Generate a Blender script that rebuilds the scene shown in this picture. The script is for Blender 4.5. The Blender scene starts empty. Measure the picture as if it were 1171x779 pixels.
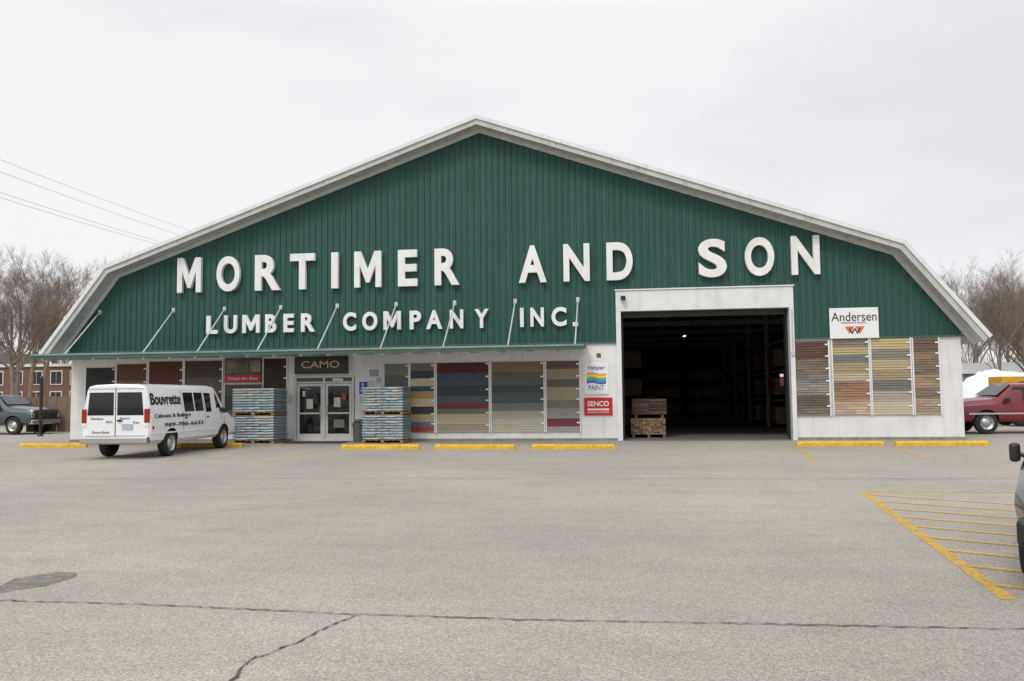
import bpy, math, random, bmesh
from mathutils import Matrix, Vector
random.seed(7)
S=bpy.context.scene
COL=bpy.context.collection
R=math.radians

# ------------------------------------------------------------ helpers
def lin(r,g,b,k=1.0):
    f=lambda c:(c/255/12.92 if c/255<=0.04045 else ((c/255+0.055)/1.055)**2.4)*k
    return (f(r),f(g),f(b),1)

def mat(name,color,rough=0.6,metal=0.0,var=0.0,scale=3.0,bump=0.0,bscale=40.0,emis=0,attr=False,stretch=(1,1,1),spec=0.5,coat=0,streak=0):
    m=bpy.data.materials.new(name); m.use_nodes=True
    nt=m.node_tree; b=nt.nodes['Principled BSDF']; L=nt.links
    b.inputs['Roughness'].default_value=rough
    b.inputs['Metallic'].default_value=metal
    b.inputs['Specular IOR Level'].default_value=spec
    b.inputs['Coat Weight'].default_value=coat
    b.inputs['Base Color'].default_value=color
    tc=nt.nodes.new('ShaderNodeTexCoord')
    mp=nt.nodes.new('ShaderNodeMapping'); mp.inputs['Scale'].default_value=stretch
    L.new(tc.outputs['Object'],mp.inputs[0])
    src=None
    if attr:
        a=nt.nodes.new('ShaderNodeAttribute'); a.attribute_name='Col'; src=a.outputs['Color']
        L.new(src,b.inputs['Base Color'])
    if var>0:
        n=nt.nodes.new('ShaderNodeTexNoise'); n.inputs['Scale'].default_value=scale; n.inputs['Detail'].default_value=8
        n.inputs['Roughness'].default_value=0.65
        L.new(mp.outputs[0],n.inputs['Vector'])
        mr=nt.nodes.new('ShaderNodeMapRange'); mr.inputs[1].default_value=0.3; mr.inputs[2].default_value=0.7
        mr.inputs[3].default_value=1-var; mr.inputs[4].default_value=1+var*0.6
        L.new(n.outputs[0],mr.inputs[0])
        fac=mr.outputs[0]
        if streak:
            mp2=nt.nodes.new('ShaderNodeMapping'); mp2.inputs['Scale'].default_value=(5,5,0.35); L.new(tc.outputs['Object'],mp2.inputs[0])
            n3=nt.nodes.new('ShaderNodeTexNoise'); n3.inputs['Scale'].default_value=1.0; n3.inputs['Detail'].default_value=6; L.new(mp2.outputs[0],n3.inputs['Vector'])
            m3=nt.nodes.new('ShaderNodeMapRange'); m3.inputs[1].default_value=0.52; m3.inputs[2].default_value=0.75; m3.inputs[3].default_value=1; m3.inputs[4].default_value=1-streak
            L.new(n3.outputs[0],m3.inputs[0])
            mm=nt.nodes.new('ShaderNodeMath'); mm.operation='MULTIPLY'; L.new(fac,mm.inputs[0]); L.new(m3.outputs[0],mm.inputs[1]); fac=mm.outputs[0]
        mx=nt.nodes.new('ShaderNodeVectorMath'); mx.operation='SCALE'
        if src: L.new(src,mx.inputs[0])
        else: mx.inputs[0].default_value=color[:3]
        L.new(fac,mx.inputs['Scale'])
        L.new(mx.outputs[0],b.inputs['Base Color'])
    if bump>0:
        n2=nt.nodes.new('ShaderNodeTexNoise'); n2.inputs['Scale'].default_value=bscale; n2.inputs['Detail'].default_value=4
        L.new(mp.outputs[0],n2.inputs['Vector'])
        bp=nt.nodes.new('ShaderNodeBump'); bp.inputs['Strength'].default_value=bump; bp.inputs['Distance'].default_value=0.01
        L.new(n2.outputs[0],bp.inputs['Height']); L.new(bp.outputs[0],b.inputs['Normal'])
    if emis:
        b.inputs['Emission Color'].default_value=color; b.inputs['Emission Strength'].default_value=emis
    return m

def empty(name,loc=(0,0,0),rz=0,parent=None):
    o=bpy.data.objects.new(name,None); COL.objects.link(o); o.location=loc; o.rotation_euler=(0,0,rz); o.parent=parent
    o.empty_display_size=0.2
    return o

def mesh(name,verts,faces,m=None,parent=None,smooth=None,fmats=None,cols=None):
    me=bpy.data.meshes.new(name); me.from_pydata([tuple(v) for v in verts],[],faces); me.update()
    if m is not None:
        for mm in (m if isinstance(m,(list,tuple)) else [m]): me.materials.append(mm)
    if fmats:
        for p,i in zip(me.polygons,fmats): p.material_index=i
    if cols:
        ca=me.color_attributes.new('Col','FLOAT_COLOR','CORNER')
        for p,c in zip(me.polygons,cols):
            for li in p.loop_indices: ca.data[li].color=(c[0],c[1],c[2],1)
    if smooth is not None:
        for p in me.polygons: p.use_smooth=True
        me.set_sharp_from_angle(angle=R(smooth))
    o=bpy.data.objects.new(name,me); COL.objects.link(o); o.parent=parent
    return o

def boxdata(x0,x1,y0,y1,z0,z1):
    v=[(x0,y0,z0),(x1,y0,z0),(x1,y1,z0),(x0,y1,z0),(x0,y0,z1),(x1,y0,z1),(x1,y1,z1),(x0,y1,z1)]
    f=[(0,3,2,1),(4,5,6,7),(0,1,5,4),(1,2,6,5),(2,3,7,6),(3,0,4,7)]
    return v,f
def box(name,x0,x1,y0,y1,z0,z1,m,parent=None,bevel=0):
    v,f=boxdata(x0,x1,y0,y1,z0,z1)
    o=mesh(name,v,f,m,parent)
    if bevel:
        bm=o.modifiers.new('b','BEVEL'); bm.width=bevel; bm.segments=2
    return o
class Acc:
    def __init__(s): s.v=[];s.f=[];s.c=[];s.m=[]
    def add(s,v,f,c=None,mi=0):
        n=len(s.v); s.v+=list(v)
        for q in f: s.f.append(tuple(i+n for i in q)); s.c.append(c); s.m.append(mi)
    def box(s,x0,x1,y0,y1,z0,z1,c=None,mi=0):
        v,f=boxdata(x0,x1,y0,y1,z0,z1); s.add(v,f,c,mi)
    def tube(s,p0,p1,r0,r1,n=6,c=None,mi=0,cap=False):
        p0=Vector(p0);p1=Vector(p1); d=(p1-p0)
        if d.length<1e-6: return
        d.normalize(); a=Vector((0,0,1)) if abs(d.z)<0.9 else Vector((1,0,0))
        u=d.cross(a).normalized(); w=d.cross(u)
        v=[];f=[]
        for p,r in ((p0,r0),(p1,r1)):
            for i in range(n):
                t=2*math.pi*i/n; v.append(p+u*math.cos(t)*r+w*math.sin(t)*r)
        for i in range(n): j=(i+1)%n; f.append((i,j,n+j,n+i))
        if cap: f.append(tuple(range(n))[::-1]); f.append(tuple(range(n,2*n)))
        s.add(v,f,c,mi)
    def obj(s,name,m,parent=None,smooth=None):
        return mesh(name,s.v,s.f,m,parent,smooth,s.m if any(s.m) else None,s.c if s.c and s.c[0] is not None else None)

def txt(name,s,x0,x1,z0,z1,y,depth,m,parent=None,offset=0.0,bevel=0.0,mtx=None,shear=0):
    c=bpy.data.curves.new(name,'FONT'); c.body=s; c.size=1; c.offset=offset; c.extrude=0.05; c.shear=shear
    c.resolution_u=6
    o=bpy.data.objects.new(name,c); COL.objects.link(o)
    bpy.context.view_layer.update()
    me=bpy.data.meshes.new_from_object(o.evaluated_get(bpy.context.evaluated_depsgraph_get()))
    bpy.data.objects.remove(o); bpy.data.curves.remove(c)
    us=[v.co.x for v in me.vertices]; vs=[v.co.y for v in me.vertices]
    u0,u1,v0,v1=min(us),max(us),min(vs),max(vs)
    for v in me.vertices:
        x=x0+(v.co.x-u0)/(u1-u0)*(x1-x0); z=z0+(v.co.y-v0)/(v1-v0)*(z1-z0)
        w=v.co.z/0.05
        v.co=Vector((x,y-w*depth/2,z))
        if mtx is not None: v.co=mtx@v.co
    me.materials.clear(); me.materials.append(m)
    ob=bpy.data.objects.new(name,me); COL.objects.link(ob); ob.parent=parent
    if bevel:
        b=ob.modifiers.new('b','BEVEL'); b.width=bevel; b.segments=2; b.limit_method='ANGLE'; b.angle_limit=R(50)
    return ob
def glyph_M(x0,x1,z0,z1,y,depth,m,parent,bevel):
    P=[(0,0),(0,1),(.25,1),(.5,.50),(.75,1),(1,1),(1,0),(.79,0),(.79,.60),(.56,.13),(.44,.13),(.21,.60),(.21,0)]
    n=len(P); w=x1-x0;h=z1-z0
    V=[(x0+p[0]*w,y-depth/2,z0+p[1]*h) for p in P]+[(x0+p[0]*w,y+depth/2,z0+p[1]*h) for p in P]
    F=[tuple(range(n))[::-1],tuple(range(n,2*n))]+[(i,(i+1)%n,n+(i+1)%n,n+i) for i in range(n)]
    o=mesh('letter_M',V,F,m,parent)
    bm=bmesh.new();bm.from_mesh(o.data);bmesh.ops.recalc_face_normals(bm,faces=bm.faces);bm.to_mesh(o.data);bm.free()
    b=o.modifiers.new('b','BEVEL'); b.width=bevel; b.segments=2; b.limit_method='ANGLE'; b.angle_limit=R(50)

def sheet(name,pts,z,m,parent=None):
    return mesh(name,[(p[0],p[1],z) for p in pts],[tuple(range(len(pts)))],m,parent)

# ------------------------------------------------------------ materials
M_white=mat('white_painted_block',(0.74,0.74,0.73,1),0.7,var=0.10,scale=1.2,bump=0.3,bscale=60,streak=.15)
M_trim=mat('white_trim_metal',(0.72,0.73,0.73,1),0.45,var=0.09,scale=2,streak=.12)
M_fascia=mat('fascia_metal',(0.50,0.505,0.50,1),0.5,var=0.14,scale=1.5,streak=.2)
M_letter=mat('white_letter_plastic',(0.80,0.80,0.79,1),0.4,var=0.10,scale=3,streak=.12)
M_green=mat('green_ribbed_steel',lin(44,84,77,1.0),0.5,var=0.18,scale=0.6,stretch=(3,1,0.25),spec=0.35,streak=.12)
M_dgreen=mat('canopy_green_metal',lin(58,92,84,1.0),0.5,var=0.2,scale=3)
M_soffit=mat('soffit_white',(0.55,0.56,0.55,1),0.6,var=0.12,scale=2)
M_roof=mat('roof_galvanised',(0.4,0.41,0.41,1),0.45,metal=0.3,var=0.15,scale=1)
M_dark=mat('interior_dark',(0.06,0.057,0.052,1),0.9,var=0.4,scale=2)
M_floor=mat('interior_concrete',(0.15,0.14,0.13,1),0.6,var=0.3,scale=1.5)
M_sample=mat('siding_sample_vinyl',(0.3,0.3,0.3,1),0.6,var=0.12,scale=14,attr=True,bump=0.3,bscale=80,stretch=(0.3,1,1))
M_bag=mat('printed_plastic_bag',(0.3,0.3,0.3,1),0.4,var=0.25,scale=18,attr=True,bump=0.5,bscale=25)
M_wood=mat('sawn_lumber',lin(150,118,84,1),0.8,var=0.3,scale=8,stretch=(1,0.2,4))
M_yellow=mat('yellow_road_paint',lin(214,170,44),0.7,var=0.35,scale=9,bump=0.3,bscale=90)
M_glass=mat('dark_glass',(0.012,0.014,0.016,1),0.05,spec=0.5)
M_black=mat('black_plastic',(0.015,0.015,0.015,1),0.5,var=0.2,scale=6)
M_wire=mat('wire_aluminium',(0.22,0.22,0.23,1),0.6,var=0.1)
M_rub=mat('tyre_rubber',(0.02,0.02,0.02,1),0.85,var=0.2,scale=12)
M_chrome=mat('chrome',(0.6,0.6,0.61,1),0.18,metal=1)
M_steel=mat('wheel_steel',(0.5,0.5,0.5,1),0.35,metal=0.7,var=0.1)
M_red=mat('red_sign',lin(190,25,35),0.5,var=0.05)
M_lamp=mat('tail_lamp_red',lin(150,12,16),0.15,coat=0.5)
M_sw=mat('sign_white',(0.8,0.8,0.8,1),0.45,var=0.04)
M_blk=mat('sign_black',(0.015,0.015,0.016,1),0.5,var=0.1)
M_gold=mat('sign_gold',lin(190,175,120),0.5,var=0.1)
M_blue=mat('sign_blue',lin(20,80,170),0.5,var=0.05)
M_galv=mat('galvanised_rod',(0.55,0.56,0.57,1),0.45,metal=0.3,var=0.1)
M_crack=mat('crack_filler',(0.05,0.047,0.045,1),0.8,var=0.5,scale=7)
M_bark=mat('tree_bark',lin(132,118,106,1.0),0.9,var=0.25,scale=2)

# worn yellow paint with wear gaps
def worn(name,base,wear,alpha=1.0,sc=26,soft=.06):
    m=mat(name,base,0.8,var=0.2,scale=6)
    nt=m.node_tree;L=nt.links;b=nt.nodes['Principled BSDF']
    tc=nt.nodes.new('ShaderNodeTexCoord'); n=nt.nodes.new('ShaderNodeTexNoise'); n.inputs['Scale'].default_value=sc;n.inputs['Detail'].default_value=8;n.inputs['Roughness'].default_value=0.75
    L.new(tc.outputs['Object'],n.inputs['Vector'])
    mr=nt.nodes.new('ShaderNodeMapRange'); mr.inputs[1].default_value=wear-soft; mr.inputs[2].default_value=wear+soft
    mr.inputs[3].default_value=0; mr.inputs[4].default_value=alpha
    L.new(n.outputs[0],mr.inputs[0]); L.new(mr.outputs[0],b.inputs['Alpha'])
    return m
M_ylw=worn('worn_yellow_paint',lin(200,164,66),0.44,0.88)
M_ylf=worn('faded_yellow_paint',lin(190,160,80),0.53,0.5)
M_patch=worn('asphalt_patch',(0.13,0.12,0.11,1),0.45,0.55,9,.12)

# asphalt
def asphalt():
    m=bpy.data.materials.new('weathered_asphalt'); m.use_nodes=True
    nt=m.node_tree;L=nt.links;b=nt.nodes['Principled BSDF']; b.inputs['Roughness'].default_value=0.9; b.inputs['Specular IOR Level'].default_value=0.25
    tc=nt.nodes.new('ShaderNodeTexCoord')
    def noise(s,d,r=0.6,st=(1,1,1)):
        mp=nt.nodes.new('ShaderNodeMapping'); mp.inputs['Scale'].default_value=st; L.new(tc.outputs['Object'],mp.inputs[0])
        n=nt.nodes.new('ShaderNodeTexNoise'); n.inputs['Scale'].default_value=s;n.inputs['Detail'].default_value=d;n.inputs['Roughness'].default_value=r
        L.new(mp.outputs[0],n.inputs['Vector']); return n.outputs[0]
    def mr(x,a,bb,c,d):
        q=nt.nodes.new('ShaderNodeMapRange'); q.inputs[1].default_value=a;q.inputs[2].default_value=bb;q.inputs[3].default_value=c;q.inputs[4].default_value=d
        L.new(x,q.inputs[0]);return q.outputs[0]
    def mul(a,c):
        q=nt.nodes.new('ShaderNodeMath');q.operation='MULTIPLY';L.new(a,q.inputs[0]);L.new(c,q.inputs[1]);return q.outputs[0]
    big=mr(noise(0.16,6,0.6),0.3,0.7,0.86,1.12)
    mid=mr(noise(1.3,7,0.7,(0.5,1.4,1)),0.3,0.7,0.90,1.08)
    fine=mr(noise(60,4,0.85),0.3,0.7,0.62,1.38)
    v=nt.nodes.new('ShaderNodeTexVoronoi'); v.inputs['Scale'].default_value=95; L.new(tc.outputs['Object'],v.inputs['Vector'])
    sp=nt.nodes.new('ShaderNodeSeparateColor'); L.new(v.outputs['Color'],sp.inputs[0])
    st=mr(sp.outputs[0],0.0,1.0,0.70,1.30)
    t=mul(mul(big,mid),mul(fine,st))
    sc=nt.nodes.new('ShaderNodeVectorMath'); sc.operation='SCALE'; sc.inputs[0].default_value=(0.315,0.287,0.252); L.new(t,sc.inputs['Scale'])
    stn=mr(noise(0.7,4,0.5),0.66,0.76,0.0,0.3)
    mx=nt.nodes.new('ShaderNodeMix'); mx.data_type='RGBA'; L.new(stn,mx.inputs[0]); L.new(sc.outputs[0],mx.inputs[6]); mx.inputs[7].default_value=(0.15,0.14,0.125,1)
    dr=mr(noise(5.5,2,0.5),0.72,0.76,0.0,0.35)
    mx2=nt.nodes.new('ShaderNodeMix'); mx2.data_type='RGBA'; L.new(dr,mx2.inputs[0]); L.new(mx.outputs[2],mx2.inputs[6]); mx2.inputs[7].default_value=(0.14,0.13,0.12,1)
    L.new(mx2.outputs[2],b.inputs['Base Color'])
    bp=nt.nodes.new('ShaderNodeBump'); bp.inputs['Strength'].default_value=0.5; bp.inputs['Distance'].default_value=0.005
    L.new(mul(fine,st),bp.inputs['Height']); L.new(bp.outputs[0],b.inputs['Normal'])
    return m
M_asph=asphalt()
M_grass=mat('dormant_grass',lin(118,108,80,0.9),0.95,var=0.4,scale=0.8,bump=0.6,bscale=20)

# ------------------------------------------------------------ ground
sheet('ground',[(-700,-120),(700,-120),(700,900),(-700,900)],0.0,M_grass)
sheet('parking_lot',[(-48,-48),(48,-48),(48,16),(-48,16)],0.004,M_asph)

def line(name,p0,p1,w,m,z=0.008,parent=None):
    a=Vector(p0);b=Vector(p1);d=(b-a).normalized();n=Vector((-d.y,d.x))*w/2
    return mesh(name,[(a.x-n.x,a.y-n.y,z),(b.x-n.x,b.y-n.y,z),(b.x+n.x,b.y+n.y,z),(a.x+n.x,a.y+n.y,z)],[(0,1,2,3)],m,parent)
marks=empty('parking_lot_markings')
for i,(a,b,mm) in enumerate([((-4.06,-3.9),(-3.72,-9.4),M_ylw),((-5.6,-4.2),(-5.2,-8.6),M_ylf),((10.28,-3.6),(9.72,-8.5),M_ylw),((13.05,-3.5),(12.45,-7.9),M_ylw),
     ((-0.72,-4.2),(-1.0,-6.2),M_ylw),((2.24,-4.3),(1.95,-6.2),M_ylw),((5.1,-4.3),(4.85,-6.2),M_ylf),((-6.9,-5),(-6.6,-9),M_ylf),((-1.67,-19.35),(1.65,-15.12),M_ylf),((7.8,-3.8),(7.6,-5.5),M_ylf)]):
    line('stall_line_%d'%i,a,b,0.11,mm,parent=marks)
line('hatch_edge',(9.14,-14.87),(8.31,-22.05),0.12,M_ylw,parent=marks)
line('hatch_top',(9.2,-14.82),(12.4,-14.72),0.12,M_ylw,0.009,parent=marks)
line('hatch_right',(12.4,-14.6),(11.6,-22),0.12,M_ylw,parent=marks)
for i in range(9):
    y=-15.3-i*0.78
    xs=9.14+0.83*(y+14.87)/7.13+0.06
    L_=min(3.0,max(0.5,(y+22.6)*1.0))
    line('hatch_stripe_%d'%i,(xs,y),(xs+L_,y-L_*0.62),0.10,M_ylw,0.0105,parent=marks)

def crack(name,pts,w,seed,m=M_crack,jit=0.02):
    rnd=random.Random(seed); P=[]
    for (a,b) in zip(pts[:-1],pts[1:]):
        a=Vector(a);b=Vector(b);n=max(2,int((b-a).length/0.05))
        for i in range(n): P.append(a.lerp(b,i/n)+Vector((rnd.gauss(0,jit*.5),rnd.gauss(0,jit))))
    P.append(Vector(pts[-1])); V=[];F=[]
    for i,p in enumerate(P):
        d=(P[min(i+1,len(P)-1)]-P[max(i-1,0)]).normalized(); n=Vector((-d.y,d.x)); ww=w*rnd.uniform(0.25,1.25)
        V+= [(p.x-n.x*ww,p.y-n.y*ww,0.012),(p.x+n.x*ww,p.y+n.y*ww,0.012)]
        if i: F.append((2*i-2,2*i-1,2*i+1,2*i))
    return mesh(name,V,F,m,marks)
crack('pavement_crack_main',[(-4,-22.7),(0.26,-22.86),(1.65,-22.87),(3.18,-22.98),(4.61,-23.0),(6.05,-22.95),(8.05,-22.9),(12,-22.7)],0.009,1,jit=0.008)
crack('pavement_crack_branch',[(3.35,-22.98),(3.22,-23.4),(3.19,-23.68),(3.02,-24.1),(3.10,-24.5),(3.0,-25.5)],0.010,2,jit=0.012)
crack('pavement_crack_far',[(-14,-13.5),(-7.6,-13.41),(2,-13.0),(12.5,-12.68),(20,-12.6)],0.010,3,jit=0.012)
crack('pavement_crack_faint',[(-2,-10.5),(3,-11.2),(7,-10.3)],0.008,4,jit=0.02)
pp=[(0.04,-22.66),(-0.12,-22.4),(-0.22,-22.08),(0.0,-21.8),(0.2,-21.82),(0.3,-22.0),(0.26,-22.35),(0.12,-22.5)]
sheet('asphalt_patch',pp,0.010,M_patch,marks)
crack('patch_edge',pp+[pp[0]],0.016,6,M_patch,0.01)

def wheel_stop(x0,x1,y,rz=0):
    e=empty('wheel_stop',((x0+x1)/2,y,0.004),rz); l=(x1-x0)/2
    prof=[(-0.09,0),(-0.085,0.09),(-0.055,0.14),(0.055,0.14),(0.085,0.09),(0.09,0)]
    V=[];F=[]
    xs=[-l,-l+0.03]+[ -l+0.03+(2*l-0.06)*i/8 for i in range(1,8)]+[l-0.03,l]
    for k,x in enumerate(xs):
        s=0.9 if k in(0,len(xs)-1) else 1
        for p in prof: V.append((x,p[0]*s+random.gauss(0,.003),p[1]*s*(1+random.gauss(0,.025))))
        if k:
            for i in range(5): a=(k-1)*6+i; F.append((a,a+1,a+7,a+6))
    F.append((0,1,2,3,4,5)); n=(len(xs)-1)*6; F.append((n+5,n+4,n+3,n+2,n+1,n))
    mesh('curb',V,F,M_yellow,e)
    for sx in(-1,1):
        a=Acc(); a.tube((sx*l*0.7,0,0.13),(sx*l*0.7,0,0.147),0.02,0.02,8,cap=True); a.obj('anchor_bolt',M_steel,e)
for a in [(-15.37,-12.91,-3.1,0.01),(-9.7,-7.25,-3.2,0),(-3.47,-1.01,-4.22,0.012),(-0.49,1.96,-4.26,-.01),(2.49,4.95,-4.3,0.006),(10.34,12.86,-3.15,0.05),(13.17,15.74,-3.15,0.01)]:
    wheel_stop(*a)

# ------------------------------------------------------------ building
B=empty('lumber_store_building')
OUT=[(-16.64,3.34),(-14.08,6.60),(0.2,11.56),(14.48,6.52),(16.98,3.36)]
def offs(P,d):
    r=[]
    for i,p in enumerate(P):
        ns=[]
        for a,b in ((i-1,i),(i,i+1)):
            if a>=0 and b<len(P):
                t=(Vector(P[b])-Vector(P[a])).normalized(); ns.append(Vector((t.y,-t.x)))
        n=sum(ns,Vector((0,0))).normalized(); k=1/max(0.3,n.dot(ns[0])); r.append((p[0]+n.x*d*k,p[1]+n.y*d*k))
    return r
INN=offs(OUT,0.27)
def slab(name,O,I,y0,y1,mats,fm):
    n=len(O); V=[(p[0],y0,p[1]) for p in O]+[(p[0],y0,p[1]) for p in I]+[(p[0],y1,p[1]) for p in O]+[(p[0],y1,p[1]) for p in I]
    F=[];FM=[]
    for i in range(n-1):
        F+=[(i,n+i,n+i+1,i+1),(2*n+i,2*n+i+1,3*n+i+1,3*n+i),(i,i+1,2*n+i+1,2*n+i),(n+i,3*n+i,3*n+i+1,n+i+1)]; FM+=fm
    F+=[(0,2*n,3*n,n),(n-1,2*n-1,4*n-1,3*n-1)];FM+=[fm[0],fm[0]]
    return mesh(name,V,F,mats,B,None,FM)
slab('roof',OUT,INN,-0.68,41,[M_fascia,M_roof,M_soffit],[0,0,1,2])
slab('roof_edge_cap',offs(OUT,-0.03),offs(OUT,0.10),-0.74,-0.684,[M_trim],[0,0,0,0])
slab('fascia_lower_trim',offs(OUT,0.24),offs(OUT,0.285),-0.70,-0.50,[M_fascia],[0,0,0,0])
slab('rake_frieze',offs(OUT,0.25),offs(OUT,0.40),-0.10,-0.062,[M_soffit],[0,0,0,0])
a=Acc()
I5=offs(OUT,0.272)
for p,q in zip(I5[:-1],I5[1:]):
    p=Vector(p);q=Vector(q);n=int((q-p).length/0.4); t=(q-p).normalized(); nn=Vector((t.y,-t.x))
    for i in range(1,n):
        c=p.lerp(q,i/n)
        c0=c-t*.012;c1=c+t*.012; d=nn*.02
        a.add([(c0.x,-.49,c0.y),(c1.x,-.49,c1.y),(c1.x+d.x,-.49,c1.y+d.y),(c0.x+d.x,-.49,c0.y+d.y),(c0.x,-.11,c0.y),(c1.x,-.11,c1.y),(c1.x+d.x,-.11,c1.y+d.y),(c0.x+d.x,-.11,c0.y+d.y)],[(0,1,2,3),(4,7,6,5),(3,2,6,7),(0,3,7,4),(1,5,6,2)])
a.obj('soffit_battens',M_fascia,B)
a=Acc()
I6=offs(OUT,0.11);I7=offs(OUT,0.235)
for (p,q),(p2,q2) in zip(zip(I6[:-1],I6[1:]),zip(I7[:-1],I7[1:])):
    p=Vector(p);q=Vector(q);p2=Vector(p2);q2=Vector(q2);n=max(1,int((q-p).length/3.0)); t=(q-p).normalized()*.008
    for i in range(1,n):
        c=p.lerp(q,i/n);e_=p2.lerp(q2,i/n); a.add([(c.x-t.x,-.683,c.y-t.y),(e_.x-t.x,-.683,e_.y-t.y),(e_.x+t.x,-.683,e_.y+t.y),(c.x+t.x,-.683,c.y+t.y)],[(0,1,2,3)])
a.obj('fascia_joints',M_black,B)
def zin(x):
    for a,b in zip(INN[:-1],INN[1:]):
        if a[0]<=x<=b[0]: return a[1]+(b[1]-a[1])*(x-a[0])/(b[0]-a[0])
    return 3.4
A=Acc(); prof=[(0,0.0),(0.14,0.0),(0.166,0.04),(0.205,0.04),(0.23,0.0)]
pitch=0.23; x=-15.88; pts=[]
while x<16.36:
    for px,pd in prof[:-1]: pts.append((x+px,pd))
    x+=pitch
ZB=3.45
extra=[5.03,10.98,0.2,INN[1][0],INN[3][0]]
def pd_at(x):
    t=(x+15.88)%pitch
    for a,b in zip(prof[:-1],prof[1:]):
        if a[0]<=t<=b[0]: return a[1]+(b[1]-a[1])*(t-a[0])/(b[0]-a[0])
    return 0
for e_ in extra: pts.append((e_,pd_at(e_)))
pts=sorted(p for p in pts if p[0]<=16.36)
for a,b in zip(pts[:-1],pts[1:]):
    if b[0]-a[0]<1e-5: continue
    zb=5.2 if 5.03<=(a[0]+b[0])/2<=10.98 else ZB
    A.add([(a[0],-0.02-a[1],zb),(b[0],-0.02-b[1],zb),(b[0],-0.02-b[1],zin(b[0])+0.06),(a[0],-0.02-a[1],zin(a[0])+0.06)],[(0,1,2,3)])
A.obj('green_siding',M_green,B)
bk=[(-15.8,ZB),( 5.03,ZB),(5.03,5.2),(10.98,5.2),(10.98,ZB),(16.3,ZB)]+[(x_,zin(x_)+0.03) for x_ in (16.3,INN[3][0],0.2,INN[1][0],-15.8)]
mesh('gable_sheathing',[(p[0],0.05,p[1]) for p in bk],[tuple(range(len(bk)))],M_dark,B)
box('siding_base_flashing',-15.9,5.02,-0.08,-0.015,3.40,3.452,M_dgreen,B)
box('siding_base_flashing_r',10.99,16.38,-0.08,-0.015,3.40,3.452,M_dgreen,B)
for i,(a,b,c,d) in enumerate([(-15.8,-6.82,0,3.44),(-6.82,-4.5,2.42,3.44),(-4.5,5.1,0,3.44),(10.9,16.3,0,3.44)]):
    box('front_wall_%d'%i,a,b,0.0,0.3,c,d,M_white,B)
box('side_wall_left',-15.8,-15.5,0.31,40,0,4.0,M_white,B)
box('side_wall_right',16.0,16.3,0.31,40,0,4.0,M_white,B)
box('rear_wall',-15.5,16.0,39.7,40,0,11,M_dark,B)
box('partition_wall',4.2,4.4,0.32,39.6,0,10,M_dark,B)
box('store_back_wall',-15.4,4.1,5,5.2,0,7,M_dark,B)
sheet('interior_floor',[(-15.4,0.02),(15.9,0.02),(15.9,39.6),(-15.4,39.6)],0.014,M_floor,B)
M_found=mat('foundation_grime',lin(140,138,130),0.9,var=0.4,scale=3)
box('foundation_left',-15.82,-6.84,-0.02,-0.002,0,0.10,M_found,B)
box('foundation_mid',-4.48,5.0,-0.02,-0.002,0,0.09,M_found,B)
box('foundation_right',11.0,16.32,-0.02,-0.002,0,0.10,M_found,B)
box('bay_header',5.0,11.0,-0.09,0.2,4.50,5.22,M_trim,B,0.01)
box('bay_header_cap',4.97,11.03,-0.13,-0.05,5.225,5.27,M_trim,B)
box('bay_jamb_left',5.0,5.17,-0.09,0.32,0,4.497,M_trim,B,0.01)
box('bay_jamb_right',10.85,11.0,-0.09,0.32,0,4.497,M_trim,B,0.01)
box('bay_door_header_track',5.2,10.8,0.25,0.45,4.30,4.6,M_black,B)
box('bay_track_left',5.18,5.24,0.33,0.45,0,4.3,M_black,B)
box('bay_track_right',10.78,10.84,0.33,0.45,0,4.3,M_black,B)
box('bay_threshold',5.2,10.8,-0.25,0.02,0.0,0.03,M_floor,B)
a=Acc();a.box(5.18,5.34,-0.3,-0.09,4.9,5.02);a.box(5.21,5.31,-0.34,-0.3,4.88,5.0);a.obj('bay_floodlight',M_black,B)
a=Acc();a.tube((10.93,-.11,3.0),(10.93,-.11,4.4),.02,.02,8);a.box(10.87,10.98,-.15,-.095,2.85,3.0);a.obj('bay_conduit',M_galv,B)
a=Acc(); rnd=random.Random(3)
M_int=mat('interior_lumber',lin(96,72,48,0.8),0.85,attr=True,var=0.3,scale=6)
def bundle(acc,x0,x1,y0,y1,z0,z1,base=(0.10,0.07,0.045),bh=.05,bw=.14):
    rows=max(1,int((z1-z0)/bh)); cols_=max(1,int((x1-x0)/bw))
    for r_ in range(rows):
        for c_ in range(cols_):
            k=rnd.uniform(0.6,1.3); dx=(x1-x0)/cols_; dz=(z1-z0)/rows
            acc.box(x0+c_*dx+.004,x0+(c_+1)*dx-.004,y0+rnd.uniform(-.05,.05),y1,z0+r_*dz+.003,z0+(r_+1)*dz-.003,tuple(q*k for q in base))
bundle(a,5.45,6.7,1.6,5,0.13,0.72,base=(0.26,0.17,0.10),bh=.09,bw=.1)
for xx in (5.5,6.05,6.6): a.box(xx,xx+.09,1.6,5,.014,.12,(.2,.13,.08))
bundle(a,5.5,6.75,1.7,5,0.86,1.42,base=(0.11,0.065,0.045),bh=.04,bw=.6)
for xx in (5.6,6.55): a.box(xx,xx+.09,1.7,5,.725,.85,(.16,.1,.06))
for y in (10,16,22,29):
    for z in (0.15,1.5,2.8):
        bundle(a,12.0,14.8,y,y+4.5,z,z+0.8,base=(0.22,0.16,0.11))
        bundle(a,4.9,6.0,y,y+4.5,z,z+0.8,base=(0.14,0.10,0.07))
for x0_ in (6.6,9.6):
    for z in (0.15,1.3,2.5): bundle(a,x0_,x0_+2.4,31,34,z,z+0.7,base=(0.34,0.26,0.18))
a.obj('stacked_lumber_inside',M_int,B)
a=Acc()
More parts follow.
